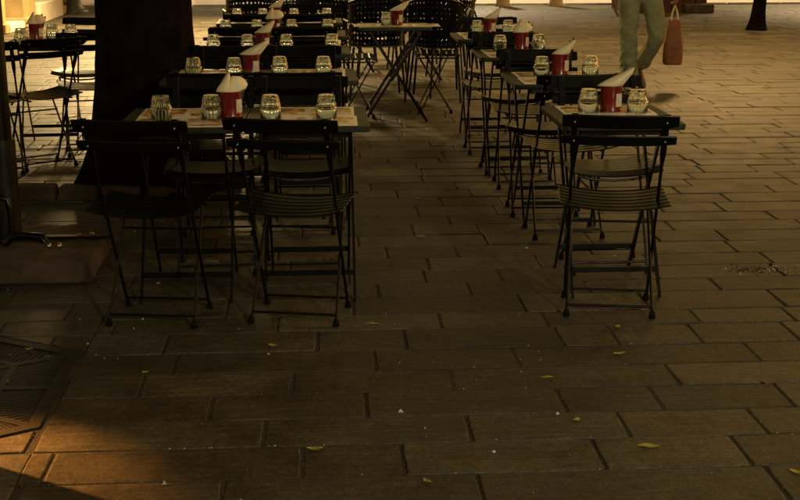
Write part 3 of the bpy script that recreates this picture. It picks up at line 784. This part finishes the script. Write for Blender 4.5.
# ------------------------------------------------------------------ walking person and bag
def skin(name, vd, edges, m, parent, sub=2, root=0):
    me = bpy.data.meshes.new(name); me.from_pydata([v[:3] for v in vd], edges, [])
    o = put(name, me, None); sk = o.modifiers.new('s', 'SKIN'); sk.use_smooth_shade = True
    for i, v in enumerate(vd):
        r_ = v[3]; me.skin_vertices[0].data[i].radius = r_ if isinstance(r_, tuple) else (r_, r_)
        me.skin_vertices[0].data[i].use_root = (i == root)
    sb = o.modifiers.new('u', 'SUBSURF'); sb.levels = sub; sb.render_levels = sub
    dg = bpy.context.evaluated_depsgraph_get(); dg.update()
    me2 = bpy.data.meshes.new_from_object(o.evaluated_get(dg)); me2.name = name
    bpy.data.objects.remove(o); bpy.data.meshes.remove(me)
    me2.materials.clear(); me2.materials.append(m)
    for p in me2.polygons: p.use_smooth = True
    return put(name, me2, parent)
pr_ = thing('person', 'person in olive trousers walking past, carrying a brown bag', 'person', (2.885, 11.3, 0))
# local: x image right, -y towards camera; walking towards camera, image-left leg planted
HIPL, HIPR = (-.085, .0, .90), (.10, .0, .90)
KNL, ANL = (-.10, -.03, .49), (-.055, .03, .09)
KNR, ANR = (.145, -.12, .50), (.085, .22, .16)
bv = [(0, 0, .95, (.15, .10)), (0, .0, 1.12, (.13, .09)), (0, .01, 1.30, (.16, .10)), (0, .01, 1.42, (.10, .08)), (0, .0, 1.50, .055), (0, -.02, 1.56, .07), (0, -.03, 1.64, (.075, .095)), (0, -.02, 1.72, (.06, .075)),
      (*HIPL, .085), (*KNL, .055), (*ANL, .04), (*HIPR, .085), (*KNR, .055), (*ANR, .04)]
be = [(0, 1), (1, 2), (2, 3), (3, 4), (4, 5), (5, 6), (6, 7), (0, 8), (8, 9), (9, 10), (0, 11), (11, 12), (12, 13)]
def arm(sx, el, wr, fing):
    i = len(bv); bv.extend([(sx*.19, .01, 1.40, .055), (*el, .042), (*wr, .028)])
    be.extend([(3, i), (i, i+1), (i+1, i+2)])
    w = Vector(wr); d = (w-Vector(el)).normalized(); p = w+d*.05; bv.append((*p, (.034, .018))); be.append((i+2, i+3))
    for k in range(4):
        yk = (k-1.5)*.020; L = (.075, .088, .082, .062)[k]; bvec = Vector((0, yk, 0))
        j = len(bv); q1 = p+d*.035+bvec; q2 = q1+(d+Vector((-sx*fing*.6, 0, 0))).normalized()*L*.5; q3 = q2+(d*(1-fing)+Vector((-sx*fing, 0, .2*fing))).normalized()*L*.5
        bv.extend([(*q1, .010), (*q2, .009), (*q3, .007)]); be.extend([(i+3, j), (j, j+1), (j+1, j+2)])
    j = len(bv); t1 = w+d*.035+Vector((0, -.035, 0)); t2 = t1+(d*.7+Vector((0, -.5, 0))).normalized()*.035; t3 = t2+d*.028
    bv.extend([(*t1, .011), (*t2, .010), (*t3, .008)]); be.extend([(i+2, j), (j, j+1), (j+1, j+2)])
    return p+d*.05
arm(-1, (-.25, .05, 1.10), (-.235, -.02, .82), .3)
grip = arm(1, (.30, .03, 1.13), (.315, -.04, .89), .9)
skin('body', bv, be, M_SKIN, pr_, 2)
# nose, eyes and ears are small mounds on the head
fc = MB(); fc.lathe([(.0, .03), (.012, .02), (.016, 0)], 8); o = fc.build('nose', M_SKIN, pr_); o.location = (0, -.125, 1.63); o.rotation_euler = (R(70), 0, 0)
for s in (-1, 1):
    m2 = MB(); m2.lathe([(0, .012), (.009, .008), (.012, 0), (.009, -.008), (0, -.012)], 10); o = m2.build('eye', M_BLACKP, pr_); o.location = (s*.03, -.105, 1.665)
    m2 = MB(); m2.lathe([(0, .03), (.012, .02), (.016, 0), (.010, -.02), (0, -.03)], 10); o = m2.build('ear', M_SKIN, pr_); o.location = (s*.078, -.02, 1.64)
skin('hair', [(0, .03, 1.70, (.082, .085)), (0, -.01, 1.745, (.075, .085)), (0, .055, 1.63, (.07, .045))], [(0, 1), (0, 2)], M_HAIR, pr_, 2)
tr = skin('trousers', [(0, 0, .96, (.175, .125)), (-.088, 0, .84, (.112, .115)), (-.094, -.02, .66, .095), (-.09, -.025, .49, .087), (-.075, 0, .28, .082), (-.057, .03, .085, (.080, .09)),
     (.098, -.01, .84, (.112, .115)), (.128, -.06, .66, .093), (.145, -.12, .50, .083), (.12, .05, .33, .076), (.088, .20, .19, (.076, .082)), (0, 0, 1.03, (.17, .12))],
     [(0, 1), (1, 2), (2, 3), (3, 4), (4, 5), (0, 6), (6, 7), (7, 8), (8, 9), (9, 10), (0, 11)], M_TROU, pr_, 3)
for v in tr.data.vertices:
    z = v.co.z; k = math.sin(z*46+v.co.x*30)*.004+math.sin(z*23-v.co.x*55+v.co.y*30)*.005
    k = k*.45+.0035*math.sin(z*95-v.co.x*60+v.co.y*80)*math.sin(z*9+2)
    v.co += v.normal*k*(1.5 if z < .35 or .42 < z < .6 else .8)
skin('shirt', [(0, 0, 1.0, (.175, .125)), (0, 0, 1.15, (.165, .12)), (0, .01, 1.30, (.185, .125)), (0, .01, 1.42, (.12, .09)), (-.2, .01, 1.39, .075), (-.25, .04, 1.2, .062), (.2, .01, 1.39, .075), (.26, .03, 1.22, .062)],
     [(0, 1), (1, 2), (2, 3), (3, 4), (4, 5), (3, 6), (6, 7)], M_SHIRT, pr_, 2)
def shoe(loc, rot):
    mb = MB(); secs = [(-.10, .034, .07), (-.06, .040, .085), (.0, .040, .075), (.06, .046, .058), (.12, .048, .045), (.165, .036, .034), (.18, .015, .02)]
    vs = []; n = 12
    for y_, w_, h_ in secs:
        for k in range(n):
            a = 2*math.pi*k/n; vs.append((w_*math.cos(a), -y_, max(-.012, h_*math.sin(a)) if math.sin(a) > 0 else -.012))
    mb.add(vs, [(i*n+k, i*n+(k+1) % n, (i+1)*n+(k+1) % n, (i+1)*n+k) for i in range(len(secs)-1) for k in range(n)]+[tuple(range(n)), tuple(range((len(secs)-1)*n, len(secs)*n))[::-1]], True)
    o = mb.build('shoe', M_SHOE, pr_); o.location = loc; o.rotation_euler = rot
shoe((-.057, .02, .015), (0, 0, R(-4))); shoe((.085, .25, .105), (R(38), 0, R(4)))
bag = thing('carrier_bag', 'brown bottle-shaped bag hanging from the walking person\'s hand', 'bag', (3.20, 11.26, .23))
prof = [(.0, .075, .055), (.02, .082, .06), (.10, .088, .062), (.20, .082, .055), (.30, .070, .042), (.385, .058, .028), (.40, .056, .024)]
mb = MB(); vs = []; n = 20
for z, a_, b_ in prof:
    for k in range(n):
        w = 2*math.pi*k/n; c_, s_ = math.cos(w), math.sin(w); e = .6
        vs.append((a_*math.copysign(abs(c_)**e, c_)+.004*math.sin(z*60+k), b_*math.copysign(abs(s_)**e, s_)+.004*math.sin(z*45+2*k), z))
m_ = len(prof)
mb.add(vs, [(i*n+k, i*n+(k+1) % n, (i+1)*n+(k+1) % n, (i+1)*n+k) for i in range(m_-1) for k in range(n)]+[tuple(range(n))[::-1]], True)
mb.build('bag_body', M_BAG, bag)
for s in (-1, 1):
    MB().tube([(-.035, s*.02, .39), (-.02, s*.016, .47), (0, s*.012, .525), (.02, s*.016, .47), (.035, s*.02, .39)], .005, 6, up=(0, 1, 0)).build('handle', M_NAP, bag)

# ------------------------------------------------------------------ planter that shades the lower left corner (added unseen, outside the frame)
pl = thing('shadow_blocker', 'unseen added planter just outside the lower left of the frame', 'blocker', (-1.555, 3.12, 0))
MB().box((0, 0, .30), (.7, .9, .60)).build('box', M_CONC, pl, .03, 2)
MB().box((0, 0, .61), (.76, .96, .05)).build('rim', M_CONC, pl, .012)

# ------------------------------------------------------------------ fallen leaves and grit
LV = [(-.599, 4.084, 30, 0, 'lone yellow-green leaf beside the iron grate'), (-.177, 4.337, -10, 0, 'yellow leaf in front of the left-hand chairs'), (-.025, 3.411, 12, 0, 'long yellow leaf low in the middle left'),
      (.284, 3.174, -40, 0, 'small leaf at the bottom edge near the centre'), (.755, 3.957, 0, 0, 'small green leaf between the aisle and the nearest right chair'), (.78, 3.578, -20, 1, 'dull brown leaf low in the centre right'),
      (.949, 3.362, -15, 1, 'largest ochre leaf at the lower right'), (1.054, 4.17, 20, 0, 'bright yellow leaf below the nearest right chair'), (1.475, 3.844, -30, 2, 'small orange leaf at the right edge'),
      (.485, 5.931, 10, 0, 'yellow leaf in the aisle, nearer of two'), (.538, 6.793, 40, 0, 'yellow leaf in the aisle, farther of two'), (1.023, 6.103, 15, 2, 'reddish leaf under the right-hand chairs'),
      (.195, 4.569, -10, 0, 'yellow leaf beside the near left chair feet'), (1.122, 4.472, 60, 0, 'small yellow leaf at the nearest right chair foot'), (1.314, 3.159, -25, 1, 'brown leaf cut by the lower right corner'),
      (-1.05, 4.36, 20, 0, 'greenish leaf lying on the iron grate'), (-2.10, 10.15, 10, 2, 'left red leaf on the lit ground at far left'), (-1.93, 9.98, 60, 2, 'right red leaf on the lit ground at far left')]
for i, (x, y, d, k, lb) in enumerate(LV):
    mb = MB(); L, w_ = (.026+.022*((i*7) % 5)/4, .011+.009*((i*3) % 4)/3) if i != 6 else (.066, .022)
    if i >= 16: L, w_ = .13, .06
    vs = []
    for j in range(7):
        u = j/6; hw_ = w_*math.sin(math.pi*min(.999, max(.02, u)))**.8*(1-.25*u)/1.6+.0006; z = .002+.004*(u-.5)**2+.0015*math.sin(u*7+i)
        vs += [((u-.5)*L, -hw_+.006*math.sin(u*2.2+i), z+.002), ((u-.5)*L, .006*math.sin(u*2.2+i), z), ((u-.5)*L, hw_+.006*math.sin(u*2.2+i), z+.003)]
    fs = []
    for j in range(6):
        for q in range(2): fs.append((j*3+q, j*3+3+q, j*3+4+q, j*3+1+q))
    nb = len(vs); vs += [(a, b, c-.0008) for a, b, c in vs]; fs += [tuple(nb+t for t in f[::-1]) for f in fs]
    mb.add(vs, fs, True)
    o = mb.build('fallen_leaf', [M_YLEAF, M_YLEAF, M_RLEAF][k], None); o.location = (x, y, .002); o.rotation_euler = (0, 0, R(d)); tag(o, lb, 'leaf', 'fallen leaves')
def bit(mb, x, y, r_):
    c = Vector((x, y, .0005+r_*.45)); w = rnd.uniform(0, 6.28); k = rnd.uniform(.5, 1.6)
    P = [Vector((math.cos(w+a)*r_*(k if a == 0 else 1), math.sin(w+a)*r_, -r_*.4)) for a in (0, 2.0, 4.1)]
    mb.add([c+p for p in P]+[c+Vector((0, 0, r_*rnd.uniform(.4, .9)))], [(2, 1, 0), (0, 1, 3), (1, 2, 3), (2, 0, 3)])
mb = MB(); md = MB()
for i in range(330):           # loose crumbs, a few larger scraps
    y = 2.9+abs(rnd.gauss(0, 1))*3.0; x = rnd.uniform(-.28*y, .44*y)
    bit(mb, x, y, rnd.uniform(.005, .009) if i < 22 else rnd.choice((.0009, .0012, .0012, .0016, .002, .003)))
for i in range(1500):          # sand and grit lodged in the joints
    if i % 3:
        a = rnd.choice(list(JX)); y0, y1 = ROW0[a], ROW0[a+1]; x = rnd.choice(JX[a])+rnd.gauss(0, .004); y = rnd.uniform(y0, y1)
    else:
        y = rnd.choice(rows[6:26])[0]+rnd.gauss(0, .003); x = rnd.uniform(-.28*y, .44*y)
    bit(md if i % 12 else mb, x, y, rnd.uniform(.001, .0034))
for i in range(230):           # the broken patch at the right
    bit(md if i % 9 else mb, 1.94+rnd.gauss(0, .075), 5.24+rnd.gauss(0, .035), rnd.uniform(.002, .0065))
tag(mb.build('grit', M_GRIT), 'pale grit and crumbs scattered over the paving', 'grit', kind='stuff')
tag(md.build('joint_grit', M_JGRIT), 'brown sand and grit lodged in paving joints and the broken patch', 'grit', kind='stuff')
